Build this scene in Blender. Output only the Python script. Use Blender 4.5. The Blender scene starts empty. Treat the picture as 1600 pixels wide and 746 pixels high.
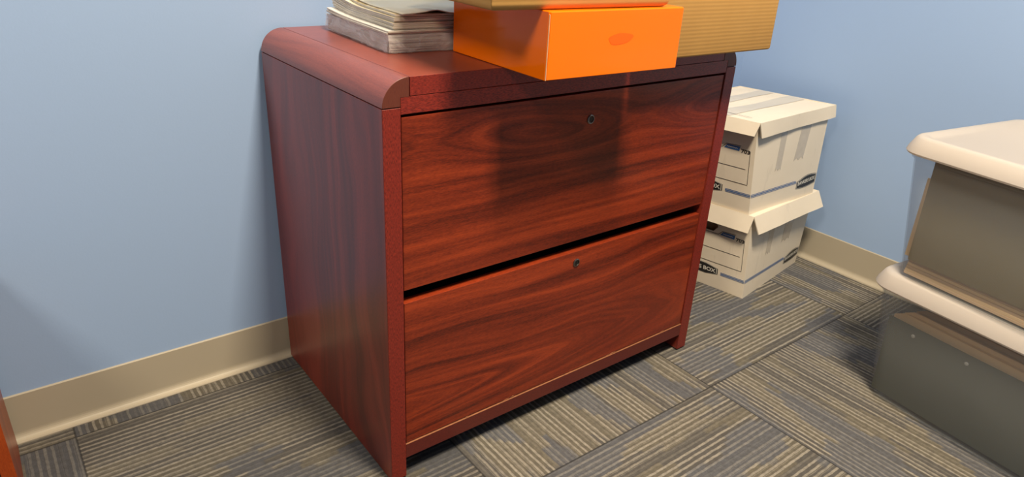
import bpy, bmesh, math, random
from mathutils import Vector, Matrix
random.seed(7)
S = bpy.context.scene
col = S.collection

# ---------------------------------------------------------------- helpers
def tag(o, label=None, cat=None, group=None, kind=None):
    if label: o['label'] = label
    if cat: o['category'] = cat
    if group: o['group'] = group
    if kind: o['kind'] = kind
    return o

def thing(name, label, cat, loc=(0, 0, 0), rotz=0.0, group=None):
    o = bpy.data.objects.new(name, None); col.objects.link(o)
    o.location = loc; o.rotation_euler = (0, 0, rotz)
    o.empty_display_size = 0.05
    return tag(o, label, cat, group)

def obj(name, bm, mats, parent=None, smooth=None, bevel=0.0, seg=2):
    me = bpy.data.meshes.new(name)
    bmesh.ops.recalc_face_normals(bm, faces=bm.faces)
    bm.to_mesh(me); bm.free()
    if not isinstance(mats, (list, tuple)): mats = [mats]
    for m in mats: me.materials.append(m)
    o = bpy.data.objects.new(name, me); col.objects.link(o)
    if parent: o.parent = parent
    if bevel > 0:
        b = o.modifiers.new('bevel', 'BEVEL'); b.width = bevel; b.segments = seg; b.limit_method = 'ANGLE'
        b.angle_limit = math.radians(35); b.harden_normals = False
    if smooth is not None:
        for p in me.polygons: p.use_smooth = True
        me.set_sharp_from_angle(angle=math.radians(smooth))
    return o

def box(bm, x0, x1, y0, y1, z0, z1, mi=0):
    v = [bm.verts.new(p) for p in ((x0,y0,z0),(x1,y0,z0),(x1,y1,z0),(x0,y1,z0),(x0,y0,z1),(x1,y0,z1),(x1,y1,z1),(x0,y1,z1))]
    for f in ((0,3,2,1),(4,5,6,7),(0,1,5,4),(1,2,6,5),(2,3,7,6),(3,0,4,7)):
        fc = bm.faces.new([v[i] for i in f]); fc.material_index = mi
    return bm

def BX(*a): return box(bmesh.new(), *a)

def prism(bm, pts, axis, a0, a1, mi=0):
    """polygon pts (2D) extruded along axis between a0 and a1."""
    def P(p, a):
        if axis == 'y': return (p[0], a, p[1])
        if axis == 'x': return (a, p[0], p[1])
        return (p[0], p[1], a)
    A = [bm.verts.new(P(p, a0)) for p in pts]; B = [bm.verts.new(P(p, a1)) for p in pts]
    n = len(pts)
    for i in range(n):
        j = (i + 1) % n
        bm.faces.new((A[i], A[j], B[j], B[i])).material_index = mi
    bm.faces.new(A).material_index = mi; bm.faces.new(B[::-1]).material_index = mi
    return bm

def lathe(bm, prof, n, M=Matrix()):
    """prof: list of (r, h); spins round local z, then M."""
    rings = []
    for r, h in prof:
        if r < 1e-6: rings.append([bm.verts.new(M @ Vector((0, 0, h)))])
        else: rings.append([bm.verts.new(M @ Vector((r*math.cos(2*math.pi*k/n), r*math.sin(2*math.pi*k/n), h))) for k in range(n)])
    for a, b in zip(rings, rings[1:]):
        for k in range(n):
            l = (k + 1) % n
            if len(a) == 1 and len(b) == 1: continue
            if len(a) == 1: bm.faces.new((a[0], b[k], b[l]))
            elif len(b) == 1: bm.faces.new((a[k], a[l], b[0]))
            else: bm.faces.new((a[k], a[l], b[l], b[k]))
    return bm

def panel(bm, quad, th, nu=8, nv=8, disp=None, hole=None):
    """A board of thickness th over the quad (p00,p10,p11,p01); disp(u,v) moves it along its normal; hole(u,v) leaves cells out."""
    p00, p10, p11, p01 = [Vector(q) for q in quad]
    N = ((p10 - p00).cross(p01 - p00)).normalized()
    def P(u, v): return (p00*(1-u)+p10*u)*(1-v) + (p01*(1-u)+p11*u)*v
    g = [[[None]*(nv+1) for _ in range(nu+1)] for _ in range(2)]
    for i in range(nu+1):
        for j in range(nv+1):
            u, v = i/nu, j/nv
            d = disp(u, v) if disp else 0.0
            b = P(u, v) + N*d
            g[0][i][j] = bm.verts.new(b); g[1][i][j] = bm.verts.new(b - N*th)
    gone = set()
    if hole:
        for i in range(nu):
            for j in range(nv):
                if hole((i+.5)/nu, (j+.5)/nv): gone.add((i, j))
    def here(i, j): return 0 <= i < nu and 0 <= j < nv and (i, j) not in gone
    for i in range(nu):
        for j in range(nv):
            if (i, j) in gone: continue
            for k in range(2):
                a = g[k]
                q = (a[i][j], a[i+1][j], a[i+1][j+1], a[i][j+1])
                bm.faces.new(q if k == 0 else q[::-1])
            for (di, dj, c1, c2) in ((-1,0,(i,j),(i,j+1)), (1,0,(i+1,j),(i+1,j+1)), (0,-1,(i,j),(i+1,j)), (0,1,(i,j+1),(i+1,j+1))):
                if not here(i+di, j+dj):
                    bm.faces.new((g[0][c1[0]][c1[1]], g[0][c2[0]][c2[1]], g[1][c2[0]][c2[1]], g[1][c1[0]][c1[1]]))
    loose = [v for v in bm.verts if not v.link_faces]
    bmesh.ops.delete(bm, geom=loose, context='VERTS')
    return bm

def text_bm(s, size, font_bold=0.0, shear=0.0, xs=1.0):
    """flat text outlines as a bmesh in xy, centred at the origin."""
    c = bpy.data.curves.new('lettering', 'FONT'); c.body = s; c.size = size; c.align_x = 'CENTER'; c.align_y = 'CENTER'
    c.offset = font_bold; c.shear = shear; c.resolution_u = 3
    o = bpy.data.objects.new('lettering', c); col.objects.link(o)
    dg = bpy.context.evaluated_depsgraph_get(); dg.update()
    me = bpy.data.meshes.new_from_object(o.evaluated_get(dg))
    bm = bmesh.new(); bm.from_mesh(me)
    bpy.data.objects.remove(o); bpy.data.curves.remove(c); bpy.data.meshes.remove(me)
    for v in bm.verts: v.co.x *= xs
    return bm

# ---------------------------------------------------------------- material nodes
class NT:
    def __init__(s, name):
        s.m = bpy.data.materials.new(name); s.m.use_nodes = True
        s.t = s.m.node_tree; s.n = s.t.nodes; s.l = s.t.links
        s.b = s.n['Principled BSDF']; s.out = s.n['Material Output']
    def new(s, k, **kw):
        n = s.n.new(k)
        for a, v in kw.items(): setattr(n, a, v)
        return n
    def val(s, sock, v):
        if isinstance(v, (int, float, tuple, list)):
            sock.default_value = v if not isinstance(v, (tuple, list)) or len(v) != 3 or sock.type == 'VECTOR' else (*v, 1)
        else: s.l.new(v, sock)
    def math(s, op, a, b=0.0, c=0.0, clamp=False):
        n = s.new('ShaderNodeMath', operation=op, use_clamp=clamp)
        s.val(n.inputs[0], a); s.val(n.inputs[1], b); s.val(n.inputs[2], c); return n.outputs[0]
    def mix(s, f, a, b, mode='MIX'):
        n = s.new('ShaderNodeMix', data_type='RGBA', blend_type=mode)
        s.val(n.inputs[0], f); s.val(n.inputs[6], a); s.val(n.inputs[7], b); return n.outputs[2]
    def ramp(s, f, stops, interp='LINEAR'):
        n = s.new('ShaderNodeValToRGB'); r = n.color_ramp; r.interpolation = interp
        while len(r.elements) > 1: r.elements.remove(r.elements[-1])
        r.elements[0].position = stops[0][0]; r.elements[0].color = (*stops[0][1], 1)
        for p, c in stops[1:]:
            e = r.elements.new(p); e.color = (*c, 1)
        s.val(n.inputs[0], f); return n.outputs[0]
    def obj(s): return s.new('ShaderNodeTexCoord').outputs['Object']
    def sep(s, v):
        n = s.new('ShaderNodeSeparateXYZ'); s.l.new(v, n.inputs[0]); return n.outputs
    def comb(s, x, y, z):
        n = s.new('ShaderNodeCombineXYZ'); s.val(n.inputs[0], x); s.val(n.inputs[1], y); s.val(n.inputs[2], z); return n.outputs[0]
    def scale(s, v, sc):
        n = s.new('ShaderNodeMapping'); s.l.new(v, n.inputs[0]); n.inputs['Scale'].default_value = sc; return n.outputs[0]
    def noise(s, v, scale, detail=2.0, rough=0.5, dist=0.0, dim='3D'):
        n = s.new('ShaderNodeTexNoise', noise_dimensions=dim)
        s.l.new(v, n.inputs['Vector']); n.inputs['Scale'].default_value = scale; n.inputs['Detail'].default_value = detail
        n.inputs['Roughness'].default_value = rough; n.inputs['Distortion'].default_value = dist
        return n.outputs[0]
    def white(s, v):
        n = s.new('ShaderNodeTexWhiteNoise', noise_dimensions='3D'); s.l.new(v, n.inputs['Vector']); return n.outputs[0]
    def bump(s, h, strength, dist=0.001):
        n = s.new('ShaderNodeBump'); n.inputs['Strength'].default_value = strength; n.inputs['Distance'].default_value = dist
        s.val(n.inputs['Height'], h); s.l.new(n.outputs[0], s.b.inputs['Normal']); return n
    def set(s, **kw):
        names = dict(color='Base Color', rough='Roughness', metal='Metallic', spec='Specular IOR Level', ior='IOR', coat='Coat Weight', coat_rough='Coat Roughness', alpha='Alpha', trans='Transmission Weight', emit='Emission Color', emit_s='Emission Strength', sheen='Sheen Weight', sss='Subsurface Weight')
        for k, v in kw.items(): s.val(s.b.inputs[names[k]], v)
        return s.m

def plain(name, c, rough=0.6, spec=0.5, metal=0.0, var=0.06, nscale=30, bump=0.0):
    t = NT(name); o = t.obj(); n = t.noise(o, nscale, 4)
    d = tuple(x*(1-var) for x in c); e = tuple(min(1, x*(1+var)) for x in c)
    t.set(color=t.mix(n, d, e), rough=rough, spec=spec, metal=metal)
    if bump: t.bump(n, bump)
    return t.m

# mahogany laminate --------------------------------------------------
D1 = (0.042, 0.0060, 0.0036); D2 = (0.180, 0.0225, 0.0075); D3 = (0.36, 0.050, 0.013)
def wood(name, axis='x', arches=(), rough=0.3, dark=D1, mid=D2, light=D3, off=0.0, cont=0.85, bands=27.0, spec=0.4):
    """straight grain along an axis plus nested cathedral arches: (x0, z0, dirn, strength)"""
    t = NT(name); o = t.obj(); x, y, z = t.sep(o)
    if axis == 'x': u, v, w = x, z, y
    elif axis == 'z': u, v, w = z, y, x
    else: u, v, w = y, z, x
    u = t.math('ADD', u, off)
    # slow wander of the grain
    wv = t.comb(t.math('MULTIPLY', u, 1.7), t.math('MULTIPLY', v, 5.0), t.math('MULTIPLY', w, 3.0))
    wander = t.math('SUBTRACT', t.noise(wv, 1.0, 2, 0.4), 0.5)
    f = t.math('MULTIPLY', v, bands)
    f = t.math('ADD', f, t.math('MULTIPLY', wander, 5.2))
    for (x0, z0, kind, sx, amp, wz) in arches:
        dz = t.math('SUBTRACT', z, z0)
        dz = t.math('ADD', dz, t.math('MULTIPLY', wander, 0.05))
        k = t.math('MULTIPLY', t.math('SQRT', t.math('ADD', t.math('POWER', dz, 2.0), 0.00006)), bands*1.15)
        dx = t.math('SUBTRACT', x, x0)
        if kind == 'lens': T_ = t.math('MULTIPLY', t.math('ADD', t.math('SINE', t.math('MULTIPLY', dx, 2*math.pi/sx)), 1.0), amp*.5)
        else: T_ = t.math('MULTIPLY', dx, amp/sx)
        w2 = t.math('POWER', 2.718, t.math('MULTIPLY', t.math('POWER', t.math('DIVIDE', dz, wz), 2.0), -1.0))
        f = t.math('SUBTRACT', t.math('ADD', k, t.math('MULTIPLY', wander, 2.6)), t.math('MULTIPLY', T_, w2))
    # irregular bands
    fv = t.comb(f, t.math('MULTIPLY', u, 0.6), 0.0)
    b1 = t.noise(fv, 1.15, 3, 0.55)
    b2 = t.noise(t.comb(f, t.math('MULTIPLY', u, 1.2), 4.0), 3.7, 2, 0.5)
    # fine fibres
    fib = t.noise(t.comb(t.math('MULTIPLY', u, 22.0), t.math('MULTIPLY', v, 900.0), t.math('MULTIPLY', w, 900.0)), 1.0, 2, 0.6)
    tick = t.noise(t.comb(t.math('MULTIPLY', u, 160.0), t.math('MULTIPLY', v, 1100.0), t.math('MULTIPLY', w, 1100.0)), 1.0, 1, 0.5)
    q = t.math('ADD', t.math('MULTIPLY', b1, 0.72), t.math('MULTIPLY', b2, 0.28))
    q = t.math('ADD', t.math('MULTIPLY', t.math('SUBTRACT', q, 0.5), 1.55*cont), 0.5)
    q = t.math('ADD', q, t.math('MULTIPLY', t.math('SUBTRACT', fib, 0.5), 0.30))
    q = t.math('ADD', q, t.math('MULTIPLY', t.math('SUBTRACT', tick, 0.5), 0.42))
    c = t.ramp(q, [(0.22, dark), (0.48, mid), (0.78, light)])
    t.set(color=c, rough=rough, spec=spec)
    t.bump(fib, 0.05, 0.0004)
    return t.m

# ---------------------------------------------------------------- materials
M = {}
M['wood_up'] = wood('mahogany_upper', 'x', [(0.200, 0.632, 'lens', 0.48, 2.6, 0.042)], off=3.1)
M['wood_low'] = wood('mahogany_lower', 'x', [(0.50, 0.160, 'v', 0.12, -0.85, 0.055)], off=9.4)
M['wood_side'] = wood('mahogany_side', 'z', [], rough=0.36, off=5.0, cont=0.75, bands=20, light=(0.30, 0.036, 0.018), mid=(0.16, 0.019, 0.010), dark=(0.07, 0.010, 0.006), spec=0.8)
M['wood_top'] = wood('mahogany_top', 'x', [], rough=0.33, off=1.0, cont=0.6, mid=(0.22, 0.044, 0.026), light=(0.33, 0.072, 0.040), spec=0.9)
M['wood_cap'] = wood('mahogany_cap', 'y', [], rough=0.38, off=2.2, cont=0.5, bands=80, dark=(0.12, 0.026, 0.018), mid=(0.21, 0.046, 0.029), light=(0.33, 0.078, 0.046), spec=0.9)
def speckle(name, axis, dark, light):
    t = NT(name); o = t.obj(); x, y, z = t.sep(o)
    if axis == 'z': v = t.comb(t.math('MULTIPLY', x, 900.0), t.math('MULTIPLY', y, 900.0), t.math('MULTIPLY', z, 190.0))
    else: v = t.comb(t.math('MULTIPLY', x, 190.0), t.math('MULTIPLY', y, 900.0), t.math('MULTIPLY', z, 900.0))
    n = t.noise(v, 1.0, 3, 0.65)
    t.set(color=t.ramp(n, [(0.36, dark), (0.62, light)]), rough=0.42); t.bump(n, 0.15, 0.0003); return t.m
M['edge_z'] = speckle('mahogany_edge_upright', 'z', (0.09, 0.008, 0.005), (0.28, 0.027, 0.014))
M['edge_x'] = speckle('mahogany_edge_level', 'x', (0.09, 0.008, 0.005), (0.28, 0.027, 0.014))
M['edge_plain'] = speckle('mahogany_rail', 'x', (0.085, 0.011, 0.008), (0.135, 0.017, 0.011))
M['cap_end'] = wood('mahogany_cap_end', 'z', [], rough=0.45, cont=0.6, dark=(0.07, 0.018, 0.011), mid=(0.12, 0.03, 0.018), light=(0.16, 0.045, 0.025))
M['worn'] = plain('worn_edge_tan', (0.30, 0.12, 0.055), 0.6, var=0.6, nscale=90)
M['groove'] = plain('dark_gap', (0.006, 0.004, 0.004), 0.8)
M['black_metal'] = plain('black_enamel', (0.008, 0.008, 0.009), 0.5)
M['glide'] = plain('black_glide', (0.02, 0.02, 0.02), 0.6)
M['lock'] = plain('dark_nickel', (0.22, 0.20, 0.18), 0.32, metal=1.0)
M['lockcore'] = plain('nickel_core', (0.10, 0.09, 0.085), 0.38, metal=1.0)
M['slot'] = plain('keyhole_black', (0.004, 0.004, 0.004), 0.7)

# wall paint
t = NT('blue_wall_paint'); o = t.obj(); n1 = t.noise(o, 260, 3, 0.6); n2 = t.noise(o, 1.2, 2)
t.set(color=t.mix(n2, (0.305, 0.435, 0.68), (0.315, 0.45, 0.70)), rough=0.62, spec=0.35); t.bump(n1, 0.18, 0.0008); M['wall'] = t.m
M['ceiling'] = plain('white_ceiling', (0.62, 0.61, 0.58), 0.9, nscale=200, bump=0.3)
t = NT('taupe_vinyl'); o = t.obj(); n2 = t.noise(o, 3, 3)
t.set(color=t.mix(n2, (0.40, 0.355, 0.275), (0.44, 0.392, 0.305)), rough=0.5, spec=0.45); M['vinyl'] = t.m

# carpet tiles -------------------------------------------------------
t = NT('striped_carpet_tiles'); o = t.obj(); x, y, z = t.sep(o)
TX, TY, TS = 0.152, -0.145, 0.599
tx = t.math('DIVIDE', t.math('SUBTRACT', x, TX), TS); ty = t.math('DIVIDE', t.math('SUBTRACT', y, TY), TS)
ix = t.math('FLOOR', tx); iy = t.math('FLOOR', ty)
par = t.math('FLOORED_MODULO', t.math('ADD', ix, iy), 2.0)          # 0: stripes along y, 1: stripes along x
def sel(a, b):                                                       # par ? b : a
    return t.math('ADD', t.math('MULTIPLY', a, t.math('SUBTRACT', 1.0, par)), t.math('MULTIPLY', b, par))
lx = t.math('SUBTRACT', tx, ix); ly = t.math('SUBTRACT', ty, iy)
across = sel(lx, ly); along = sel(ly, lx)
wob = t.math('MULTIPLY', t.math('SUBTRACT', t.noise(t.comb(t.math('MULTIPLY', x, 60.0), t.math('MULTIPLY', y, 60.0), 0.0), 1.0, 2), 0.5), 0.0055)
NS = 96.0
sidx = t.math('FLOOR', t.math('MULTIPLY', t.math('ADD', across, wob), NS))
tid = t.math('ADD', t.math('MULTIPLY', ix, 17.3), t.math('MULTIPLY', iy, 5.7))
r1 = t.white(t.comb(sidx, tid, 1.0))                                 # one random value per stripe
# broad blocks along the stripe, shared by neighbouring stripes, with uneven ends
frac = t.math('SUBTRACT', t.math('MULTIPLY', t.math('ADD', across, wob), NS), sidx)
pair = t.math('FLOOR', t.math('DIVIDE', sidx, 2.0))
rp = t.white(t.comb(pair, tid, 2.0)); rq = t.white(t.comb(pair, tid, 5.0))
blk = t.noise(t.comb(t.math('MULTIPLY', pair, 0.13), t.math('ADD', t.math('MULTIPLY', along, 2.6), t.math('MULTIPLY', rp, 0.22)), tid), 1.0, 1, 0.4)
blk2 = t.noise(t.comb(t.math('MULTIPLY', pair, 0.21), t.math('ADD', t.math('MULTIPLY', along, 2.0), t.math('MULTIPLY', rq, 0.3)), t.math('ADD', tid, 40.0)), 1.0, 1, 0.4)
def step(v, e, w_=0.012): return t.math('DIVIDE', t.math('SUBTRACT', v, e), w_, clamp=True)
dk = (0.105, 0.098, 0.092); tp = (0.165, 0.145, 0.108); bl = (0.115, 0.120, 0.140); lt = (0.44, 0.40, 0.335); gy = (0.27, 0.26, 0.25)
isb = step(blk, 0.535)
ground = t.mix(step(blk2, 0.5), dk, tp)
ground = t.mix(isb, ground, bl)
line = t.mix(isb, lt, gy)
line = t.mix(t.math('MULTIPLY', t.math('GREATER_THAN', rq, 0.82), 0.75), line, ground)      # a few lines left out
line = t.mix(t.math('MULTIPLY', rp, 0.35), line, ground)
alt = t.math('FLOORED_MODULO', sidx, 2.0)
soft = t.math('MULTIPLY', t.math('MINIMUM', t.math('MULTIPLY', frac, 5.0), t.math('MULTIPLY', t.math('SUBTRACT', 1.0, frac), 5.0)), 1.0, clamp=True)
thin = t.math('MULTIPLY', t.math('GREATER_THAN', rp, 0.5), t.math('MULTIPLY', t.math('GREATER_THAN', frac, 0.62), 0.55))   # a thin second line beside some
odd = t.math('MAXIMUM', t.math('MULTIPLY', soft, alt), t.math('MULTIPLY', t.math('SUBTRACT', 1.0, alt), t.math('MULTIPLY', thin, soft)))
c = t.mix(odd, ground, line)
grain = t.noise(o, 900, 3, 0.7)
grain2 = t.noise(o, 330, 2, 0.6)
c = t.mix(t.ramp(grain, [(0.3, (0.0, 0.0, 0.0)), (0.7, (1, 1, 1))]), t.mix(0.46, c, (0.03, 0.03, 0.033)), t.mix(0.12, c, (0.4, 0.38, 0.34)))
left_shade = t.math('LESS_THAN', ix, -0.5)  # left tiles painted darker, standing in for pile shading at this view angle
c = t.mix(t.math('MULTIPLY', left_shade, 0.34), c, (0.03, 0.028, 0.028))
mott = t.noise(o, 95, 3, 0.6)
c = t.mix(t.ramp(mott, [(0.42, (0.0, 0.0, 0.0)), (0.62, (0.3, 0.3, 0.3))]), c, (0.05, 0.048, 0.046))
edge = t.math('MINIMUM', t.math('MINIMUM', lx, t.math('SUBTRACT', 1.0, lx)), t.math('MINIMUM', ly, t.math('SUBTRACT', 1.0, ly)))
seam = t.math('LESS_THAN', edge, 0.0028)
c = t.mix(t.math('MULTIPLY', seam, 0.6), c, (0.02, 0.02, 0.022))
t.set(color=c, rough=0.95, spec=0.1)
h = t.math('ADD', t.math('MULTIPLY', grain, 0.6), t.math('MULTIPLY', grain2, 0.8)); h = t.math('ADD', h, t.math('MULTIPLY', odd, 0.35))
h = t.math('SUBTRACT', h, t.math('MULTIPLY', seam, 0.8))
t.bump(h, 0.9, 0.002); M['carpet'] = t.m

# cardboard etc
t = NT('brown_cardboard'); o = t.obj(); x, y, z = t.sep(o)
fl = t.math('SINE', t.math('MULTIPLY', z, 2*math.pi/0.0068)); n1 = t.noise(o, 14, 4, 0.6); n2 = t.noise(t.scale(o, (60, 60, 900)), 1, 2)
cc = t.mix(n1, (0.50, 0.27, 0.075), (0.60, 0.335, 0.10)); cc = t.mix(t.math('MULTIPLY', t.math('ADD', fl, 1.0), 0.05), cc, (0.38, 0.22, 0.08)); cc = t.mix(t.math('MULTIPLY', n2, 0.15), cc, (0.3, 0.18, 0.07))
t.set(color=cc, rough=0.75, spec=0.25); t.bump(fl, 0.10, 0.0006); M['card'] = t.m
t = NT('white_box_board'); o = t.obj(); n1 = t.noise(o, 7, 5, 0.65); n2 = t.noise(t.scale(o, (30, 30, 6)), 1, 3, 0.6)
cc = t.mix(n1, (0.74, 0.66, 0.54), (0.82, 0.74, 0.62)); cc = t.mix(t.math('MULTIPLY', t.math('GREATER_THAN', n2, 0.66), 0.12), cc, (0.45, 0.40, 0.33))
t.set(color=cc, rough=0.7, spec=0.3); t.bump(t.noise(o, 22, 3), 0.35, 0.002); M['whitebox'] = t.m
M['whitebox_in'] = plain('kraft_inside', (0.52, 0.40, 0.23), 0.8)
M['tape'] = plain('clear_packing_tape', (0.56, 0.50, 0.42), 0.22, var=0.15, nscale=60)
M['ink'] = plain('black_ink', (0.018, 0.017, 0.017), 0.5)
M['inkblue'] = plain('blue_ink', (0.045, 0.13, 0.34), 0.5)
M['inklight'] = plain('pale_ink', (0.70, 0.68, 0.62), 0.6)
t = NT('glossy_orange_card'); o = t.obj(); n1 = t.noise(o, 5, 3)
t.set(color=t.mix(n1, (1.0, 0.175, 0.0015), (1.0, 0.19, 0.002)), rough=0.13, spec=0.25); M['orange'] = t.m
M['orange_mark'] = plain('orange_red_mark', (0.98, 0.128, 0.002), 0.22, spec=0.25, var=.02)
M['orange_worn'] = plain('worn_orange_edge', (0.95, 0.45, 0.22), 0.5, var=0.3)
def pages(name, a, b, sc=1400, rough=0.6):
    t = NT(name); o = t.obj(); x, y, z = t.sep(o)
    n = t.noise(t.comb(t.math('MULTIPLY', x, 9.0), t.math('MULTIPLY', y, 9.0), t.math('MULTIPLY', z, sc)), 1, 2, 0.6)
    t.set(color=t.ramp(n, [(0.35, a), (0.6, b)]), rough=rough); return t.m
M['pages'] = pages('magazine_page_edges', (0.30, 0.265, 0.22), (0.74, 0.67, 0.57))
M['pages_grey'] = pages('newsprint_edges', (0.27, 0.23, 0.21), (0.46, 0.41, 0.37), 1800)
t = NT('creamy_cover'); o = t.obj(); n = t.noise(o, 7, 3, 0.5)
t.set(color=t.ramp(n, [(0.38, (0.72, 0.58, 0.32)), (0.52, (0.86, 0.76, 0.54)), (0.7, (0.88, 0.82, 0.68))]), rough=0.4); M['cover_cream'] = t.m
t = NT('printed_cover'); o = t.obj(); n = t.noise(o, 26, 4, 0.6)
t.set(color=t.ramp(n, [(0.38, (0.42, 0.25, 0.08)), (0.50, (0.70, 0.55, 0.28)), (0.62, (0.78, 0.70, 0.52))]), rough=0.4); M['cover_print'] = t.m
M['cover_white'] = plain('white_paper', (0.74, 0.70, 0.64), 0.5)
t = NT('thin_clear_film'); b = t.b; tr = t.new('ShaderNodeBsdfTransparent'); mx = t.new('ShaderNodeMixShader')
t.set(color=(0.9, 0.88, 0.9), rough=0.2, spec=0.6); o = t.obj(); n = t.noise(t.scale(o, (14, 9, 30)), 1.0, 4, 0.6, 1.5)
t.bump(n, 0.8, 0.004); t.l.new(t.math('MULTIPLY', t.ramp(n, [(0.4, (0.2, 0.2, 0.2)), (0.62, (0.6, 0.6, 0.6))]), 0.75), mx.inputs[0]); t.l.new(tr.outputs[0], mx.inputs[1]); t.l.new(b.outputs[0], mx.inputs[2]); t.l.new(mx.outputs[0], t.out.inputs[0]); M['film'] = t.m
# bins
t = NT('frosted_clear_plastic'); b = t.b; tr = t.new('ShaderNodeBsdfTransparent'); mx = t.new('ShaderNodeMixShader')
tr.inputs[0].default_value = (0.93, 0.94, 0.95, 1)
t.set(color=(0.55, 0.57, 0.58), rough=0.38, spec=0.35); o = t.obj(); n = t.noise(o, 4, 2)
t.l.new(t.math('ADD', 0.10, t.math('MULTIPLY', n, 0.05)), mx.inputs[0]); t.l.new(tr.outputs[0], mx.inputs[1]); t.l.new(b.outputs[0], mx.inputs[2]); t.l.new(mx.outputs[0], t.out.inputs[0]); M['plastic'] = t.m
t = NT('white_plastic_lid'); t.set(color=(0.66, 0.61, 0.565), rough=0.42, spec=0.45); tl_ = t.new('ShaderNodeBsdfTranslucent'); tl_.inputs[0].default_value = (0.80, 0.74, 0.66, 1)
mx = t.new('ShaderNodeMixShader'); mx.inputs[0].default_value = 0.36; t.l.new(t.b.outputs[0], mx.inputs[1]); t.l.new(tl_.outputs[0], mx.inputs[2]); t.l.new(mx.outputs[0], t.out.inputs[0]); M['lid'] = t.m
M['folder_dark'] = plain('dark_green_hanging_folder', (0.065, 0.075, 0.056), 0.7, nscale=8, var=0.12)
M['folder_olive'] = plain('olive_hanging_folder', (0.18, 0.145, 0.075), 0.7, nscale=5, var=0.12)
M['manila'] = plain('manila_card', (0.78, 0.56, 0.32), 0.7, nscale=12)
M['manila2'] = plain('pale_manila_card', (0.66, 0.47, 0.29), 0.7, nscale=12)
M['rivet'] = plain('dull_metal_stud', (0.42, 0.42, 0.38), 0.5, metal=0.2)
M['cherry'] = wood('orange_cherry', 'z', [], rough=0.35, dark=(0.13, 0.016, 0.004), mid=(0.27, 0.040, 0.006), light=(0.42, 0.075, 0.010), cont=0.7)
t = NT('lamp_diffuser'); t.set(color=(0.9, 0.9, 0.9), emit=(1, 0.86, 0.66), emit_s=4.0); M['diff'] = t.m

# ---------------------------------------------------------------- the room
XL, XR, YB, YF, ZC = -4.2, 1.60, 0.506, -4.6, 2.62
def struct(name, bm, m):
    o = obj(name, bm, m); o['kind'] = 'structure'; return o
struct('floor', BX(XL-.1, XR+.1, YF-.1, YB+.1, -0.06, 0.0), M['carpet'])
struct('wall_back', BX(XL-.1, XR+.1, YB, YB+.1, 0.0, ZC), M['wall'])
struct('wall_right', BX(XR, XR+.1, YF, YB, 0.0, ZC), M['wall'])
struct('wall_left', BX(XL-.1, XL, YF, YB, 0.0, ZC), M['wall'])
struct('wall_front', BX(XL-.1, XR+.1, YF-.1, YF, 0.0, ZC), M['wall'])
struct('ceiling', BX(XL-.1, XR+.1, YF-.1, YB+.1, ZC, ZC+.06), M['ceiling'])
# vinyl cove base: thin face with a rounded top lip and a curved toe
def cove():
    p = [(0, 0), (0, 0.1016), (-0.0018, 0.1016), (-0.0034, 0.0996), (-0.0034, 0.018)]
    for k in range(1, 7):
        a = math.pi/2*k/6
        p.append((-0.0034 - 0.0116*(1-math.cos(a)), 0.018 - 0.0140*math.sin(a)))
    p += [(-0.0165, 0.0018), (-0.0165, 0)]
    return p
bm = bmesh.new(); prism(bm, [(YB+a, b) for a, b in cove()], 'x', XL, XR)
o = struct('baseboard_back', bm, M['vinyl']); 
bm = bmesh.new(); prism(bm, [(XR+a, b) for a, b in cove()], 'y', YF, YB-0.0170)
struct('baseboard_right', bm, M['vinyl'])

# ---------------------------------------------------------------- lateral file cabinet
W, Dp, H, T, R = 0.8309, 0.494, 0.749, 0.0300, 0.0454
ZJ, ZT, ZR = 0.7055, 0.7204, 0.6943
cab = thing('filing_cabinet', 'reddish mahogany two-drawer lateral filing cabinet with rounded top edges', 'filing cabinet')
def sidepanel(x0, x1):
    bm = BX(x0, x1, 0.0012, Dp, 0.004, ZJ-0.0008)
    return bm
for (x0, x1) in ((0, T), (W-T, W)):
    sp = obj('side_panel', sidepanel(x0, x1), M['wood_side'], cab, bevel=0.0006)
    obj('edge_band', BX(x0, x1, 0.0, 0.0012, 0.004, ZJ-0.0008), M['edge_z'], sp, bevel=0.0004, seg=1)
    for yy in (0.03, Dp-0.03):
        g = bmesh.new(); lathe(g, [(0, 0), (0.010, 0), (0.011, 0.001), (0.011, 0.004), (0, 0.004)], 16, Matrix.Translation(((x0+x1)/2, yy, 0)))
        obj('glide', g, M['glide'], cab, smooth=40)
# thin dark shadow joint under the rounded caps
def cap_poly(flip):
    pts = [(0.0, ZJ+0.0008)]
    rr = H-ZJ-0.0008; rx = R-0.0008
    for k in range(1, 17):
        a = math.pi/2*k/16
        pts.append((rx*(1-math.cos(a)), ZJ+0.0008+rr*math.sin(a)))
    pts += [(rx, ZT-0.0006), (T, ZT-0.0006), (T, ZJ+0.0008)]
    if flip: pts = [(W-a, b) for a, b in pts][::-1]
    return pts
for fl in (False, True):
    bm = bmesh.new(); prism(bm, cap_poly(fl), 'y', 0.0, Dp)
    bm.faces.ensure_lookup_table()
    for f in bm.faces:
        if abs(f.normal.y) > 0.9 or len(f.verts) > 4: f.material_index = 1
    obj('rounded_cap', bm, [M['wood_cap'], M['cap_end']], cab, smooth=30, bevel=0.0004, seg=1)
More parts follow.
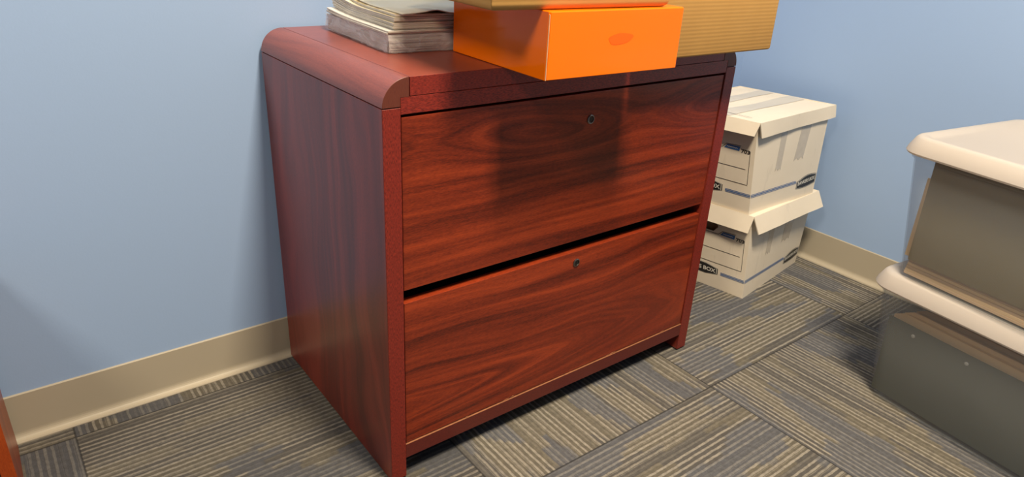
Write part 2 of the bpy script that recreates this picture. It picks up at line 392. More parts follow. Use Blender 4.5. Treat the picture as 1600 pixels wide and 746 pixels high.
# joint fillers
for xa in (0.002, W-T+.002): obj('joint_core', BX(xa, xa+T-.004, 0.003, Dp-.003, ZJ-0.001, ZJ+0.001), M['groove'], cab)
top = obj('top_panel', BX(R+0.0006, W-R-0.0006, 0.0012, Dp, ZT+0.0004, H), M['wood_top'], cab, bevel=0.0006)
obj('edge_band', BX(R+0.0006, W-R-0.0006, 0.0, 0.0012, ZT+0.0004, H), M['edge_x'], top, bevel=0.0004, seg=1)
obj('top_rail', BX(T+0.0004, W-T-0.0004, 0.0003, 0.05, ZR, ZT-0.0004), M['edge_x'], cab, bevel=0.0005)
rail = obj('bottom_rail', BX(T+0.0003, W-T-0.0003, 0.0002, 0.05, 0.0464, 0.0775), M['edge_plain'], cab, bevel=0.0005)
obj('worn_edge', BX(T+0.0005, W-T-0.0005, 0.0, 0.0045, 0.0773, 0.0777), M['worn'], rail)
obj('back_panel', BX(T, W-T, Dp-0.012, Dp-0.002, 0.046, ZT), M['wood_side'], cab)
obj('carcass_floor', BX(T, W-T, 0.05, Dp-.012, 0.0464, 0.060), M['groove'], cab)
drawers = []
for (z0, z1, m, lock) in ((0.3978, ZR-0.0048, 'wood_up', (0.4205, 0.640)), (0.0796, 0.3732, 'wood_low', (0.4205, 0.348))):
    dr = obj('drawer', BX(T+0.018, W-T-0.018, 0.022, Dp-.03, z0+0.012, z1-0.03), M['black_metal'], cab)
    fr = obj('drawer_front', BX(T+0.0022, W-T-0.0026, 0.0024, 0.0215, z0, z1), M[m], dr, bevel=0.0007)
    mm = Matrix.Translation((lock[0], 0.0024, lock[1])) @ Matrix.Rotation(math.radians(90), 4, 'X')
    g = bmesh.new(); lathe(g, [(0.0062, -0.004), (0.0085, 0.0), (0.0085, 0.0016), (0.0074, 0.0024), (0.0062, 0.0022), (0.0058, 0.0006), (0.0058, -0.004)], 28, mm)
    lk = obj('lock', g, M['lock'], dr, smooth=35)
    g = bmesh.new(); lathe(g, [(0, 0.0009), (0.0048, 0.0009), (0.0053, 0.0004), (0.0053, -0.004), (0, -0.004)], 24, mm)
    box(g, lock[0]-0.0009, lock[0]+0.0009, 0.0010, 0.0020, lock[1]-0.0034, lock[1]+0.0034, 1)
    # a key slot: dark inset bar on the core
    for f in g.faces: pass
    obj('keyhole_core', g, [M['lockcore'], M['slot']], dr, smooth=35)
    drawers.append(dr)
# chipped laminate along the lower rail and drawer
random.seed(3)
for (xx, zz, L, hh) in ((0.166, 0.0785, 0.008, 0.0014), (0.262, 0.0787, 0.016, 0.0022), (0.278, 0.0806, 0.006, 0.0016), (0.436, 0.0785, 0.006, 0.0014), (0.565, 0.0788, 0.022, 0.0030), (0.548, 0.0788, 0.010, 0.0016), (0.733, 0.0786, 0.016, 0.0022), (0.77, 0.0782, 0.006, 0.0014)):
    bm = bmesh.new(); n = 7
    pts = [(xx+L*(k/(n-1)-.5), zz+hh*.9*math.sin(math.pi*k/(n-1))*random.uniform(.6, 1)) for k in range(n)] + [(xx+L*(.5-k/(n-1)), zz-0.0006) for k in range(n)]
    prism(bm, pts, 'y', 0.0017, 0.0026); obj('chipped_edge', bm, M['worn'], rail)

# ---------------------------------------------------------------- boxes on the cabinet
# orange box
ow, od, oh = 0.2775, 0.262, 0.0980
ob = thing('orange_box', 'flat glossy orange cardboard box overhanging the cabinet front edge', 'box', (0.209, -0.110, H+0.0006), math.radians(-2.0))
obj('box_body', BX(0.0, ow, 0.0022, od, 0, oh), M['orange'], ob, bevel=0.0012)
obj('front_flap', BX(0.0022, ow-0.0004, 0.0, 0.0020, 0.0008, oh-0.0010), M['orange'], ob, bevel=0.0007)
obj('worn_corner', BX(0.0004, 0.0016, 0.0004, 0.0024, 0.0003, oh-0.004), M['orange_worn'], ob, bevel=0.0004)
bm = bmesh.new(); pts = []
for k in range(40):
    a = 2*math.pi*k/40
    r1_ = 1 + 0.05*math.sin(3*a+1) + 0.04*math.sin(5*a)
    pts.append((0.1425+0.0255*math.cos(a)*r1_, 0.0545+0.0085*math.sin(a)*r1_ + 0.05*0.0255*math.cos(a)))
prism(bm, pts, 'y', -0.0003, 0.0001)
obj('oval_mark', bm, M['orange_mark'], ob)

def carton(name, label, loc, rot, w, d, h, chamf, th=0.004):
    """Closed corrugated carton: walls, four top flaps meeting at a taped seam, rounded worn bottom edges."""
    t_ = thing(name, label, 'box', loc, rot)
    bm = bmesh.new()
    # body lofted: bottom edge folded in by chamf
    levels = [(chamf*0.75, 0.0), (chamf*0.25, chamf*0.45), (0.0, chamf), (0.0005, h*0.5), (0.0, h-0.002), (0.002, h)]
    rings = []
    for ins, z in levels:
        rings.append([bm.verts.new(p) for p in ((ins, ins, z), (w-ins, ins, z), (w-ins, d-ins, z), (ins, d-ins, z))])
    for a, b in zip(rings, rings[1:]):
        for k in range(4): bm.faces.new((a[k], a[(k+1) % 4], b[(k+1) % 4], b[k]))
    bm.faces.new(rings[0][::-1]); bm.faces.new(rings[-1])
    obj('box_body', bm, M['card'], t_, smooth=25, bevel=0.0012)
    obj('top_flap', BX(0.001, w-0.001, 0.001, d/2-0.001, h+0.0002, h+th), M['card'], t_, bevel=0.001)
    obj('top_flap', BX(0.001, w-0.001, d/2+0.001, d-0.001, h+0.0002, h+th), M['card'], t_, bevel=0.001)
    obj('packing_tape', BX(0.01, w-0.01, d/2-0.025, d/2+0.025, h+th, h+th+0.0004), M['tape'], t_)
    return t_
carton('cardboard_box', 'tall brown cardboard box right of the orange box, overhanging the cabinet end', (0.503, -0.057, H+0.0006), math.radians(-1.2), 0.339, 0.30, 0.245, 0.004)
carton('cardboard_box', 'brown cardboard box on top of the orange box, cut off by the top edge', (0.120, -0.091, H+0.0990), math.radians(-3.4), 0.338, 0.315, 0.15, 0.008)

# ---------------------------------------------------------------- magazines
def bent(w, l, t, zf, nx=10, ny=16, ragged=0.0, mi_side=1):
    """a booklet: top and bottom follow zf(u,v); sides get their own material"""
    bm = bmesh.new(); T_, B_ = {}, {}
    for i in range(nx+1):
        for j in range(ny+1):
            u, v = i/nx, j/ny; z = zf(u, v)
            x = w*u; y = l*v
            T_[i, j] = bm.verts.new((x, y, z+t)); B_[i, j] = bm.verts.new((x, y, z))
    for i in range(nx):
        for j in range(ny):
            bm.faces.new((T_[i,j], T_[i+1,j], T_[i+1,j+1], T_[i,j+1]))
            bm.faces.new((B_[i,j], B_[i,j+1], B_[i+1,j+1], B_[i+1,j]))
    def side(a, b):
        f = bm.faces.new((T_[a], T_[b], B_[b], B_[a])); f.material_index = mi_side
    for i in range(nx): side((i, 0), (i+1, 0)); side((i, ny), (i+1, ny))
    for j in range(ny): side((0, j), (0, j+1)); side((nx, j), (nx, j+1))
    return bm
MX, MY = 0.101, 0.166
# lower: a shrink-wrapped bundle
bundle = thing('magazine_bundle', 'film-wrapped bundle of thin magazines at the bottom of the paper stack', 'magazines', (MX, MY, H+0.0006), math.radians(-3))
for k in range(7):
    ox = random.uniform(0, .002); oy = random.uniform(0, .003)
    bm = bent(0.214-ox, 0.277-oy, 0.0039, lambda u, v: 0.001)
    bmesh.ops.translate(bm, vec=(ox+.001, oy+.001, 0.0041*k), verts=bm.verts)
    obj('magazine', bm, [M['cover_white'], M['pages_grey']], bundle)
bm = bmesh.new()
random.seed(11)
nx, ny, nz = 14, 18, 4
def fpt(x, y, z, nrm):
    k = 0.0010*math.sin(37*x/0.2+2.1*z/0.01) + 0.0010*math.sin(51*y/0.28+1.3*z/0.01)
    return Vector((x, y, z)) + Vector(nrm)*(0.0012+k)
def sheet(fn, a, b):
    g = [[bm.verts.new(fn(i/a, j/b)) for j in range(b+1)] for i in range(a+1)]
    for i in range(a):
        for j in range(b): bm.faces.new((g[i][j], g[i+1][j], g[i+1][j+1], g[i][j+1]))
bw, bl_, bh = 0.216, 0.279, 0.0305
sheet(lambda u, v: fpt(bw*u, 0, .0005+(bh-.0005)*v, (0, -1, 0)), 24, 4); sheet(lambda u, v: fpt(0, bl_*u, .0005+(bh-.0005)*v, (-1, 0, 0)), 30, 4)
sheet(lambda u, v: fpt(bw, bl_*u, .0005+(bh-.0005)*v, (1, 0, 0)), 24, 4); sheet(lambda u, v: fpt(bw*u, bl_, .0005+(bh-.0005)*v, (0, 1, 0)), 24, 4)
bmesh.ops.remove_doubles(bm, verts=bm.verts, dist=0.0026)
obj('clear_wrap', bm, M['film'], bundle, smooth=60)
# upper: loose magazines that curl up towards the wall
ZB = H + 0.0006 + 0.0302
def curl(amp, sag=0.0, p=2.2, tilt=0.0):
    return lambda u, v: amp*max(0.0, (v-0.42)/0.58)**p + sag*math.sin(math.pi*u)*0 + tilt*(1-u)*v
places = ['lowest of the loose magazines, lying on the wrapped bundle', 'second loose magazine above the wrapped bundle', 'third loose magazine above the wrapped bundle',
          'fourth loose magazine above the wrapped bundle', 'fifth loose magazine, in the middle of the loose stack', 'sixth loose magazine above the wrapped bundle',
          'seventh loose magazine above the wrapped bundle', 'eighth loose magazine above the wrapped bundle', 'ninth loose magazine, just under the bright covers']
zz = ZB
random.seed(21)
for k in range(9):
    th = 0.0030
    g = 0.0007*k
    amp = 0.004 + 0.0016*k
    ww = 0.205; ll = 0.268
    dx = 0.012 + (0.0 if k > 1 else -0.012) + random.uniform(-.002, .003); dy = random.uniform(0.0, .004) + (0.004 if k > 1 else 0)
    if k == 8: dx += .001
    m = thing('magazine', 'thin magazine with grey page edges, ' + places[k], 'magazine', (MX+dx, MY+dy, zz+0.0001), math.radians(-3+random.uniform(-.6, .6)), 'loose magazines stacked on the wrapped bundle')
    obj('pages', bent(ww, ll, th-0.0005, curl(amp)), [M['cover_white'], M['pages']], m)
    zf = curl(amp)
    obj('cover', bent(ww+.0008, ll+.0008, 0.00025, lambda u, v, zf=zf: zf(u, v)+th-0.00045), [M['cover_white'] if k in (0, 1, 4) else M['cover_cream'], M['cover_white']], m)
    zz += th
# two bright top ones
m = thing('magazine', 'cream and yellow printed magazine with curled-up rear, second from the top of the stack', 'magazine', (MX+.016, MY+.006, zz+.0002), math.radians(-4), 'loose magazines stacked on the wrapped bundle')
f1 = lambda u, v: 0.018*max(0.0, (v-.42)/.58)**2.2 + 0.0006
obj('pages', bent(0.203, 0.265, 0.0030, f1), [M['cover_white'], M['pages']], m)
obj('cover', bent(0.2036, 0.2656, 0.0003, lambda u, v: f1(u, v)+.00305), [M['cover_print'], M['cover_white']], m)
f2 = lambda u, v: 0.019*max(0.0, (v-.42)/.58)**2.2 + 0.0052 + (0.0052*(1+math.sin(u*11.5-1.0))+0.0014*(1+math.sin(u*23)))*max(0, 1-v*3.4)*(.3+.7*u)*min(1, u*3) - 0.0
m = thing('magazine', 'topmost cream magazine with a wavy crumpled front edge, partly under the cardboard box', 'magazine', (MX+.024, MY-.004, zz), math.radians(-3), 'loose magazines stacked on the wrapped bundle')
obj('pages', bent(0.196, 0.262, 0.0010, lambda u, v: f2(u, v)-0.0002, 30, 24), [M['cover_white'], M['pages']], m, smooth=50)
obj('cover', bent(0.1966, 0.2626, 0.0004, lambda u, v: f2(u, v)+.00085, 30, 24), [M['cover_cream'], M['cover_white']], m, smooth=50)

# ---------------------------------------------------------------- white storage boxes by the right wall
def storage_box(label, F0, R0, B0, L0, F1, R1, B1, L1, z0, z1, lidtop, lips, seed):
    """corners F front, R right, B back, L left; 0 bottom, 1 top; lidtop four corners F,R,B,L; lips per side (drop, flare)"""
    O = Vector((F0[0], F0[1], z0))
    t_ = thing('storage_box', label, 'storage box', O)
    v = lambda p, z: Vector((p[0], p[1], z)) - O
    rnd = random.Random(seed)
    ph = [rnd.uniform(0, 6) for _ in range(6)]
    bulge = lambda s=0.005: (lambda u, w_: s*math.sin(math.pi*u)*math.sin(math.pi*min(1, w_*1.05)) + 0.0010*math.sin(9*u+ph[0])*math.sin(7*w_+ph[1]))
    f0, r0, b0, l0 = v(F0, z0), v(R0, z0), v(B0, z0), v(L0, z0)
    f1, r1, b1, l1 = v(F1, z1), v(R1, z1), v(B1, z1), v(L1, z1)
    bm = bmesh.new()
    th = 0.003
    zero = lambda u, w_: 0.0012*math.sin(math.pi*u)*math.sin(math.pi*w_)
    panel(bm, (f0, r0, r1, f1), th, 16, 12, zero)                    # long right-hand face
    hole = lambda u, w_: 0.33 < u < 0.67 and abs(w_-0.79)*0.235 < 0.0165*math.sqrt(max(0, 1-(max(0, abs(u-.5)-.115)/.055)**2))
    panel(bm, (l0, f0, f1, l1), th, 80, 56, zero, hole)              # end face with the printed label and hand hole
    panel(bm, (r0, b0, b1, r1), th, 8, 6, zero)
    panel(bm, (b0, l0, l1, b1), th, 8, 6, zero)
    panel(bm, (l0+Vector((.002,0,.0)), b0, r0, f0), th*-1, 4, 4)
    obj('box_body', bm, M['whitebox'], t_, smooth=35)
    # contents behind the hand hole: kraft inner wall
    bm = bmesh.new()
    ins = 0.004
    c0 = (f0+r0+b0+l0)/4
    def sh(p, k=0.035): 
        q = p + (c0-p).normalized()*k; q.z = p.z+.004; return q
    panel(bm, (sh(l0), sh(f0), sh(f1)-Vector((0,0,.012)), sh(l1)-Vector((0,0,.012))), 0.002, 2, 2)
    obj('inner_flap', bm, M['whitebox_in'], t_)
    # ---- printing, laid on the faces
    def face(P00, P10, P11, P01, Ls, Hs):
        N = (P10-P00).cross(P01-P00).normalized()
        def at(s, h, off=0.0006):
            u, w_ = s/Ls, h/Hs
            p = (P00*(1-u)+P10*u)*(1-w_) + (P01*(1-u)+P11*u)*w_
            return p + N*(off + zero(u, w_))
        return at
    Hh = z1-z0
    Lr = (r0-f0).length; Ll = (l0-f0).length
    fr = face(f0, r0, r1, f1, Lr, Hh)
    fl_raw = face(l0, f0, f1, l1, Ll, Hh)
    fl = lambda s, h, off=0.0006: fl_raw(Ll-s, h, off)               # s measured from the front corner
    def poly(bm, at, pts, off=0.0006, mi=0, th=0.00025):
        a = [bm.verts.new(at(x, y, off)) for x, y in pts]; b = [bm.verts.new(at(x, y, off-th)) for x, y in pts]
        n = len(pts)
        bm.faces.new(a).material_index = mi
        for i in range(n): bm.faces.new((a[i], a[(i+1) % n], b[(i+1) % n], b[i])).material_index = mi
    def line(bm, at, x0, y0, x1, y1, w_=0.0012, off=0.0006, mi=0):
        d = Vector((x1-x0, y1-y0)); n_ = Vector((-d.y, d.x)).normalized()*w_/2
        N = max(1, int(d.length/0.03))
        for k in range(N):
            a = Vector((x0, y0))+d*k/N; b = Vector((x0, y0))+d*(k+1)/N
            poly(bm, at, [a-n_, b-n_, b+n_, a+n_], off, mi)
    def letters(s, size, at, cx, cy, off, m, name, mirror, bold=0.0, shear=0.0, xs=1.0, rot=0.0):
        b = text_bm(s, size, bold, shear, xs)
        ca, sa = math.cos(rot), math.sin(rot)
        for vv in b.verts:
            x, y = vv.co.x*ca-vv.co.y*sa, vv.co.x*sa+vv.co.y*ca
            vv.co = at(cx + (-x if mirror else x), cy + y, off)
        return obj(name, b, m, t_)
    # stripe: thin, thick, thin in blue, running round the corner
    bm = bmesh.new()
    for h_, w_, mi in ((0.0475, .0013, 0), (0.0515, .0026, 1), (0.0555, .0013, 0)):
        line(bm, fr, 0.001, h_, Lr-0.108-(h_-.05)*1.2, h_, w_, mi=mi)
        line(bm, fl, 0.001, h_, 0.074, h_, w_, mi=mi)
    obj('blue_stripe', bm, [M['inkblue'], M['inkblue']], t_)
    # label frame on the end face
    bm = bmesh.new()
    zb_, zt_ = 0.081, 0.172
    line(bm, fl, 0.013, zb_, 0.29, zb_); line(bm, fl, 0.022, zb_+.043, 0.285, zb_+.043); line(bm, fl, 0.013, zb_, 0.013, zt_+.004)
    line(bm, fl, 0.013, zt_+.004, 0.040, zt_+.006); line(bm, fl, 0.094, zt_+.000, 0.29, zt_+.000); line(bm, fl, 0.094, zt_, 0.082, zt_+.012); line(bm, fl, 0.082, zt_+.012, 0.040, zt_+.014)
    obj('label_frame', bm, M['ink'], t_)
    bm = bmesh.new()
    poly(bm, fl, [(0.088, zt_+.000), (0.044, zt_-.001), (0.042, zt_+.0115), (0.080, zt_+.0105)], .0007)
    lb = obj('blue_label', bm, M['inkblue'], t_)
    bm = bmesh.new()
    for r_ in range(2):
        pts = [(0.080-.0016*k, zt_+.0052+.0014*math.sin(k*1.9)) for k in range(20)]
        for a, b in zip(pts, pts[1:]): line(bm, fl, a[0], a[1], b[0], b[1], .0012, .0010)
        break
    obj('blue_label_script', bm, M['inklight'], t_)
    letters('703', 0.014, fl, 0.026, zt_+.0005, .0007, M['ink'], 'box_number', True, 0.0004, 0, 1.25)
    # emblem on the end face: dark pointed plate with pale outline and name
    bm = bmesh.new()
    cx, cy, hw, hh = 0.152, 0.055, 0.069, 0.0165
    hexa = lambda k, dy=0: [(cx-hw*k+.0, cy-hh*.55*k), (cx-hw*k, cy+hh*.55*k), (cx-hw*.45, cy+hh*k), (cx+hw*.45, cy+hh*k), (cx+hw*k, cy+hh*.55*k), (cx+hw*k, cy-hh*.55*k), (cx+hw*.45, cy-hh*k), (cx-hw*.45, cy-hh*k)]
    poly(bm, fl, hexa(1.0), .0006, 0); poly(bm, fl, hexa(.96), .0008, 1); poly(bm, fl, hexa(.93), .0010, 0)
    obj('emblem', bm, [M['ink'], M['inklight']], t_)
    letters('BANKERS BOX', 0.0165, fl, cx, cy-.001, .0012, M['inklight'], 'emblem_name', True, 0.0005, 0, 1.12)
    # emblem on the long face, near its far end
    bm = bmesh.new()
    x0, x1 = Lr-0.106, Lr-0.004
    def blade(k):
        pts = []
        n = 10
        for i in range(n+1):
            u = i/n; x = x0+(x1-x0)*u
            pts.append((x0+.0016*(1-k)*10+(x1-x0-.0032*(1-k)*10)*u, 0.0285+0.004*u-0.004*math.sin(math.pi*u)+(1-k)*.012))
        for i in range(n+1):
            u = 1-i/n
            pts.append((x0+.0016*(1-k)*10+(x1-x0-.0032*(1-k)*10)*u, 0.050+0.010*u+0.009*math.sin(math.pi*u)-(1-k)*.012))
        return pts
    poly(bm, fr, blade(1.0), .0006, 0); poly(bm, fr, blade(.88), .0008, 1); poly(bm, fr, blade(.80), .0010, 0)
    obj('emblem', bm, [M['ink'], M['inklight']], t_)
    letters('BANKERS BOX', 0.0150, fr, (x0+x1)/2, 0.0455, .0012, M['inklight'], 'emblem_name', False, 0.0004, 0, 0.90, 0.06)
    # tape strips and scuffs on the long face
    for (s0, s1, h0, h1, sk) in ((0.30*Lr, 0.38*Lr, 0.105, Hh-.02, .012), (0.56*Lr, 0.70*Lr, 0.12, Hh-.015, .02)):
        bm = bmesh.new(); n = 6
        pts = [(s0+(s1-s0)*k/n, h0+.004*((k*7) % 3)) for k in range(n+1)] + [(s1+sk-(s1-s0)*k/n, h1) for k in range(n+1)]
        poly(bm, fr, pts, .0005); obj('packing_tape', bm, M['tape'], t_)
    # ---- the lid
    F, Rr, B, L = [Vector(p)-O for p in lidtop]
    bm = bmesh.new(); tl = 0.003
    wav = lambda u, w_: 0.0014*math.sin(8*u+ph[2])*math.sin(6*w_+ph[3]) + 0.0008*math.sin(19*u*w_+ph[4])
    panel(bm, (F, Rr, B, L), tl, 20, 16, wav)
    lid = obj('lid', bm, M['whitebox'], t_, smooth=35)
    for (a, b, drop, flare, c0_, c1_, amp) in lips(F, Rr, B, L):
        e = (b-a).normalized(); out = Vector((e.y, -e.x, 0))
        bm = bmesh.new()
        q0 = a + e*c0_ + out*flare[0] - Vector((0, 0, drop[0])); q1 = b - e*c1_ + out*flare[1] - Vector((0, 0, drop[1]))
        lipd = lambda u, w_, amp=amp: amp*math.sin(7*u+ph[5])*(1-w_) + .0006*math.sin(23*u)*(1-w_)
        up = Vector((0, 0, 0.0012))
        panel(bm, (q0, q1, b+up, a+up), tl, 24, 5, lipd)
        obj('lid_flap', bm, M['whitebox'], lid, smooth=35)
    for (u0, u1, w0, w1) in ((0.02, .98, .30, .46), (0.02, .98, .62, .76)):
        bm = bmesh.new()
        def Pt(u, w_): return (F*(1-u)+Rr*u)*(1-w_)+(L*(1-u)+B*u)*w_ + Vector((0, 0, .0010+wav(u, w_)))
        g = [[bm.verts.new(Pt(u0+(u1-u0)*i/16, w0+(w1-w0)*j/4)) for j in range(5)] for i in range(17)]
        for i in range(16):
            for j in range(4): bm.faces.new((g[i][j], g[i+1][j], g[i+1][j+1], g[i][j+1]))
        obj('lid_tape', bm, M['lidtape'], lid)
    # dark slit where the end flap tucks in
    bm = bmesh.new()
    a = F*.86+L*.14 + (Rr-F)*.085; b_ = F*.50+L*.50 + (Rr-F)*.085
    nn = (b_-a).normalized(); sd = Vector((-nn.y, nn.x, 0))*.0009
    v4 = [bm.verts.new(p+Vector((0, 0, .0022))) for p in (a-sd, b_-sd, b_+sd, a+sd)]; bm.faces.new(v4)
    obj('tuck_slit', bm, M['ink'], lid)
    return t_
t = NT('lid_tape_sheen'); t.set(color=(0.66, 0.60, 0.50), rough=0.3); M['lidtape'] = t.m

lipsA = lambda F, R_, B, L: [(F, R_, (.048, .045), (.018, .022), .010, -.004, .0016), (L, F, (.046, .046), (.016, .012), 0, .004, .0016), (R_, B, (.04, .04), (.004, .004), 0, 0, .001), (B, L, (.04, .04), (.002, .002), 0, 0, .001)]
storage_box('worn white file box on the carpet, the lower one of the two behind the cabinet',
    (1.176, .073), (1.535, .128), (1.478, .420), (1.116, .368), (1.162, .088), (1.505, .108), (1.455, .405), (1.105, .372), 0.001, 0.248,
    [(1.156, .078, .258), (1.522, .102, .258), (1.468, .420, .258), (1.096, .388, .258)], lipsA, 3)
lipsB = lambda F, R_, B, L: [(F, R_, (.040, .034), (.004, .006), .012, 0, .0016), (L, F, (.036, .034), (.012, .010), 0, .006, .0014), (R_, B, (.034, .034), (.004, .004), 0, 0, .001), (B, L, (.034, .034), (.003, .003), 0, 0, .001)]
storage_box('worn white file box with crumpled taped lid, stacked on the lower box beside the wall',
    (1.158, .098), (1.490, .104), (1.432, .396), (1.100, .388), (1.132, .108), (1.500, .118), (1.452, .402), (1.082, .396), 0.2605, 0.508,
    [(1.126, .098, .519), (1.530, .118, .519), (1.474, .412, .519), (1.070, .402, .519)], lipsB, 8)

# ---------------------------------------------------------------- clear bins with white lids
def rrect(x0, x1, y0, y1, r, n=8, sup=0.0):
    pts = []
    for cx, cy, a0 in ((x1-r, y1-r, 0), (x0+r, y1-r, 90), (x0+r, y0+r, 180), (x1-r, y0+r, 270)):
        for k in range(n+1):
            a = math.radians(a0+90*k/n); pts.append((cx+r*math.cos(a), cy+r*math.sin(a)))
    return pts
def loft(bm, secs, cap0=True, cap1=True):
    rings = [[bm.verts.new((x, y, z)) for x, y in pts] for pts, z in secs]
    n = len(rings[0])
    for a, b in zip(rings, rings[1:]):
        for k in range(n): bm.faces.new((a[k], a[(k+1) % n], b[(k+1) % n], b[k]))
    if cap0: bm.faces.new(rings[0][::-1])
    if cap1: bm.faces.new(rings[-1])
BWD, BLN = 0.44, 0.62
def clear_bin(name, label, K, rot, hb, fx, fy, lid_h=0.028):
    """K = outer far-left corner of the lid, z at the base. Local x to the right, y towards the viewer is negative."""
    t_ = thing(name, label, 'storage bin', K, rot)
    bm = bmesh.new(); e = 0.012
    def sec(k, ins=0.0, r=0.045):
        fx_ = e+fx*(1-k); fy_ = e+fy*(1-k)
        return rrect(fx_+ins, BWD-fx_-ins, -BLN+fy_+ins, -fy_-ins, r-ins*.5)
    tw = 0.0022
    outer = [(sec(0, .016), 0.0), (sec(0, .007), 0.0015), (sec(0.0, .002), 0.006), (sec(.04), 0.013), (sec(.5), hb*.5), (sec(.93), hb*.93), (sec(.94, -.004), hb*.94), (sec(1, -.005), hb)]
    inner = [(sec(1, tw-.005), hb), (sec(.94, tw-.004), hb*.94), (sec(.93, tw), hb*.93), (sec(.5, tw), hb*.5), (sec(.05, tw), 0.015), (sec(0, .007+tw), .004), (sec(0, .018), tw)]
    loft(bm, outer+inner, True, True)
    obj('clear_tub', bm, M['plastic'], t_, smooth=40)
    bm = bmesh.new(); z = hb+0.0008
    R0 = 0.05
    secs = [(rrect(.010, BWD-.010, -BLN+.010, -.010, R0-.008), z-.006), (rrect(.001, BWD-.001, -BLN+.001, -.001, R0), z-.008), (rrect(-.001, BWD+.001, -BLN-.001, .001, R0), z-.004),
            (rrect(.001, BWD-.001, -BLN+.001, -.001, R0), z+.004), (rrect(.010, BWD-.010, -BLN+.010, -.010, R0-.008), z+lid_h-.006), (rrect(.0135, BWD-.0135, -BLN+.0135, -.0135, R0-.010), z+lid_h-.002), (rrect(.018, BWD-.018, -BLN+.018, -.018, R0-.014), z+lid_h-.0003),
            (rrect(.030, BWD-.030, -BLN+.030, -.030, R0-.02), z+lid_h-.0012), (rrect(.036, BWD-.036, -BLN+.036, -.036, R0-.024), z+lid_h-.006)]
    inn = [(rrect(.036, BWD-.036, -BLN+.036, -.036, R0-.024), z+lid_h-.009), (rrect(.030, BWD-.030, -BLN+.030, -.030, R0-.02), z+.001), (rrect(.012, BWD-.012, -BLN+.012, -.012, R0-.01), z+.0005)]
    # the flat top and the closed underside
    loft(bm, secs, False, True)
    loft(bm, [(p, zz_) for p, zz_ in inn[::-1]], True, True)
    obj('lid', bm, M['lid'], t_, smooth=40)
    return t_
KL = (1.022, -0.303, 0.0006)
KU = (1.012, -0.288, 0.3102)
ROTL, ROTU = math.radians(-7), math.radians(-9)
clear_bin('storage_bin', 'clear plastic bin of files with a white lid, standing on the carpet under another bin', KL, ROTL, 0.281, 0.020, 0.035)
clear_bin('storage_bin', 'clear plastic bin with a white lid, stacked on top of the lower bin', KU, ROTU, 0.272, 0.016, 0.040)

def folder(name, label, cat, K, rot, x, y0, y1, z0, z1, mat, bend=0.0, lean=0.0, gap=0.006, group=None, studs=(), round_=0.0, ny=24):
    """a folded card standing on its fold, its broad side facing -x"""
    O = Vector(K); t_ = thing(name, label, cat, (0, 0, 0), 0, group)
    t_.location = K; t_.rotation_euler = (0, 0, rot)
    for s in (0, 1):
        bm = bmesh.new(); nz = 6
        def P(i, j):
            v = i/ny; w_ = j/nz; y = y0+(y1-y0)*v
            xx = x + lean*w_ + (gap*w_ if s else 0) + bend*max(0, (v-.8)/.2)**2*w_ + 0.0015*math.sin(v*5+x*300)
            topz = z1 - s*0.006
            if round_: topz -= round_*max(0, (v-.93)/.07)**2
            return Vector((xx, y, z0+(topz-z0)*w_))
        g = [[[bm.verts.new(P(i, j)+Vector((k*.0006, 0, 0))) for j in range(nz+1)] for i in range(ny+1)] for k in range(2)]
        for i in range(ny):
            for j in range(nz):
                for k in range(2):
                    q = (g[k][i][j], g[k][i+1][j], g[k][i+1][j+1], g[k][i][j+1]); bm.faces.new(q if k else q[::-1])
        per = [(i, 0) for i in range(ny)]+[(ny, j) for j in range(nz)]+[(i, nz) for i in range(ny, 0, -1)]+[(0, j) for j in range(nz, 0, -1)]
        for a, b in zip(per, per[1:]+per[:1]):
            bm.faces.new((g[0][a[0]][a[1]], g[0][b[0]][b[1]], g[1][b[0]][b[1]], g[1][a[0]][a[1]]))
        obj('leaf', bm, mat, t_, smooth=40)
    for (sy, sz) in studs:
        bm = bmesh.new(); w_ = (sz-z0)/(z1-z0)
        lathe(bm, [(0, .0022), (.0025, .0020), (.0042, .0010), (.0042, -.0004), (0, -.0004)], 16, Matrix.Translation((x+lean*w_-.0012, sy, sz)) @ Matrix.Rotation(math.radians(-90), 4, 'Y'))
        obj('stud', bm, M['rivet'], t_, smooth=30)
    return t_
# lower bin: one dark hanging folder in front, manila folders behind it showing above
folder('hanging_folder', 'dark grey-green folder standing against the near side of the lower bin', 'folder', KL, ROTL, 0.046, -0.56, -0.058, 0.012, 0.212, M['folder_dark'], lean=-.020, gap=.003, studs=((-0.118, .190), (-.232, .190)))
ords = ['nearest manila folder behind the dark folder', 'second manila folder behind the dark folder', 'third manila folder behind the dark folder', 'fourth manila folder behind the dark folder', 'fifth manila folder behind the dark folder', 'farthest manila folder showing above the dark folder']
for k in range(6):
    folder('manila_folder', 'tan manila folder in the lower bin, ' + ords[k], 'folder', KL, ROTL, 0.052+0.0062*k, -0.555, -0.060-.008*k, 0.012, 0.226+0.0042*k - (0.004 if k % 2 else 0), M['manila'] if k % 2 == 0 else M['manila2'], bend=0.006, lean=-.019, gap=.003, group='manila folders in the lower bin', round_=.014)
# upper bin
folder('hanging_folder', 'olive green folder filling the near side of the upper bin', 'folder', KU, ROTU, 0.041, -0.555, -0.070, 0.040, 0.262, M['folder_olive'], lean=-.012, gap=.004)
folder('manila_folder', 'tan manila folder behind the olive folder in the upper bin', 'folder', KU, ROTU, 0.056, -0.555, -0.052, 0.0395, 0.215, M['manila'], lean=-.004, gap=.0055)

ps = thing('band_filler', 'added slabs of tan papers in the bottom of the upper bin, below the olive folder', 'filler', (KU[0], KU[1], KU[2]+0.0045), ROTU)  # added slabs, giving the upper bin its pale bottom band
for k in range(5):
    obj('sheet', BX(0.047+.0006*k, 0.30, -0.555, -0.066-.0005*k, .0066*k, .0066*k+.0062), M['manila'] if k % 2 else M['manila2'], ps, bevel=.0005)
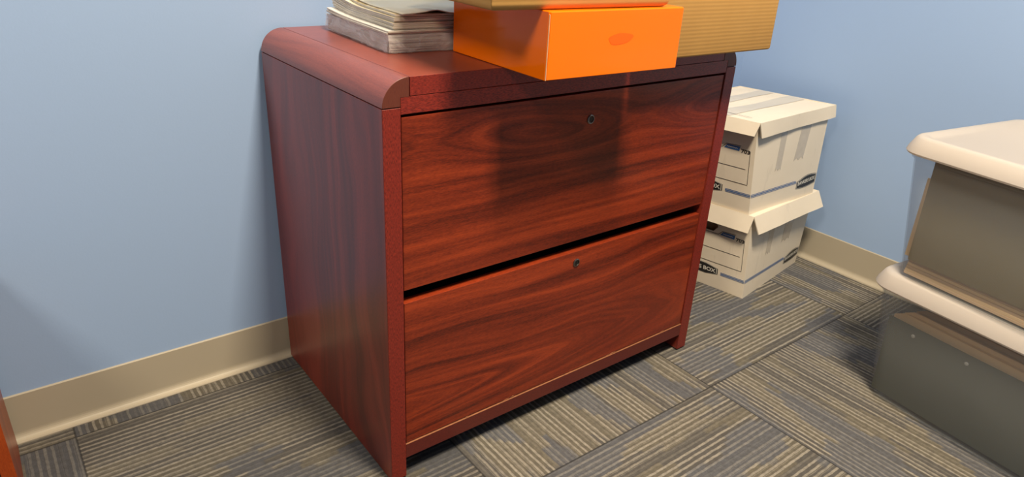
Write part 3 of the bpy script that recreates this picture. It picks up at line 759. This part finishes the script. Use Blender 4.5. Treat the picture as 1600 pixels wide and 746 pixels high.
# ---------------------------------------------------------------- orange-brown furniture at the left edge
wc = thing('wooden_cabinet', 'orange-brown cherry wood cabinet side cut off by the left edge of the photo', 'cabinet', (-0.5385, 0.0, 0.0))
y0c, y1c = 0.27, 0.485
obj('side_panel', BX(-.020, 0, y0c, y1c, 0.0, 0.38), M['cherry'], wc, bevel=.001)
obj('side_panel', BX(-.62, -.60, y0c, y1c, 0.0, 0.38), M['cherry'], wc, bevel=.001)
obj('top_panel', BX(-.63, .010, y0c-.01, y1c, 0.3803, 0.405), M['cherry'], wc, bevel=.002)
obj('back_panel', BX(-.5998, -.0202, y1c-.012, y1c, 0.03, 0.38), M['cherry'], wc)
obj('bottom_panel', BX(-.5998, -.0202, y0c+.004, y1c-.0125, 0.06, 0.08), M['cherry'], wc)
for a, b in ((-.5985, -.3115), (-.3085, -.0215)):
    d_ = obj('door', BX(a, b, y0c+.001, y0c+.019, 0.082, 0.377), M['cherry'], wc, bevel=.001)
    bm = bmesh.new(); xk = b-.03 if b < -.2 else a+.03
    lathe(bm, [(0, .022), (.010, .020), (.012, .014), (.006, .008), (.005, -.002), (0, -.002)], 20, Matrix.Translation((xk, y0c, .24)) @ Matrix.Rotation(math.radians(90), 4, 'X'))
    obj('knob', bm, M['lock'], d_, smooth=40)
obj('kick_board', BX(-.5998, -.0202, y0c+.03, y0c+.045, 0.0, 0.06), M['cherry'], wc)

# ---------------------------------------------------------------- ceiling lights
def troffer(x, y, w, l, power, label, colr=(1, .84, .62)):
    t_ = thing('ceiling_light', label, 'light', (x, y, ZC-0.012))
    bm = bmesh.new(); f = .02
    for a in ((-w/2-f, w/2+f, -l/2-f, -l/2), (-w/2-f, w/2+f, l/2, l/2+f), (-w/2-f, -w/2, -l/2, l/2), (w/2, w/2+f, -l/2, l/2)): box(bm, a[0], a[1], a[2], a[3], -.004, .012)
    obj('frame', bm, M['lid'], t_)
    obj('diffuser', BX(-w/2, w/2, -l/2, l/2, .004, .011), M['diff'], t_)
    la = bpy.data.lights.new('lamp', 'AREA'); la.shape = 'RECTANGLE'; la.size = w-.02; la.size_y = l-.02; la.energy = power; la.color = colr
    lo = bpy.data.objects.new('lamp', la); col.objects.link(lo); lo.parent = t_; lo.location = (0, 0, -.006)
    return t_
troffer(0.26, -0.90, 0.34, 0.50, 108, 'square recessed ceiling light above the filing cabinet')
troffer(-1.75, -0.85, 0.60, 0.60, 46, 'square recessed ceiling light left of the cabinet')

w_ = bpy.data.worlds.new('world'); S.world = w_; w_.use_nodes = True
w_.node_tree.nodes['Background'].inputs[0].default_value = (0.6, 0.68, 0.8, 1); w_.node_tree.nodes['Background'].inputs[1].default_value = 0.2

# ---------------------------------------------------------------- camera
cam = bpy.data.cameras.new('camera'); co = bpy.data.objects.new('camera', cam); col.objects.link(co)
cam.sensor_width = 36.0; cam.lens = 36.0*1082.877/1600; cam.clip_start = 0.02
Rm = Matrix(((0.7936120770011761, 0.21695301712357976, -0.5684287638735878), (-0.6062817031899661, 0.36032475132110797, -0.7089348136200222), (0.05101340622770884, 0.9072471889988734, 0.4174927190247626)))
m4 = Rm.to_4x4(); m4.translation = (-0.456270691180738, -0.882606790168258, 0.9619213165488059)
co.matrix_world = m4; S.camera = co
S.view_settings.view_transform = 'Standard'; S.view_settings.look = 'None'; S.view_settings.gamma = 1; S.view_settings.use_curve_mapping = False
S.view_settings.exposure = 0.0
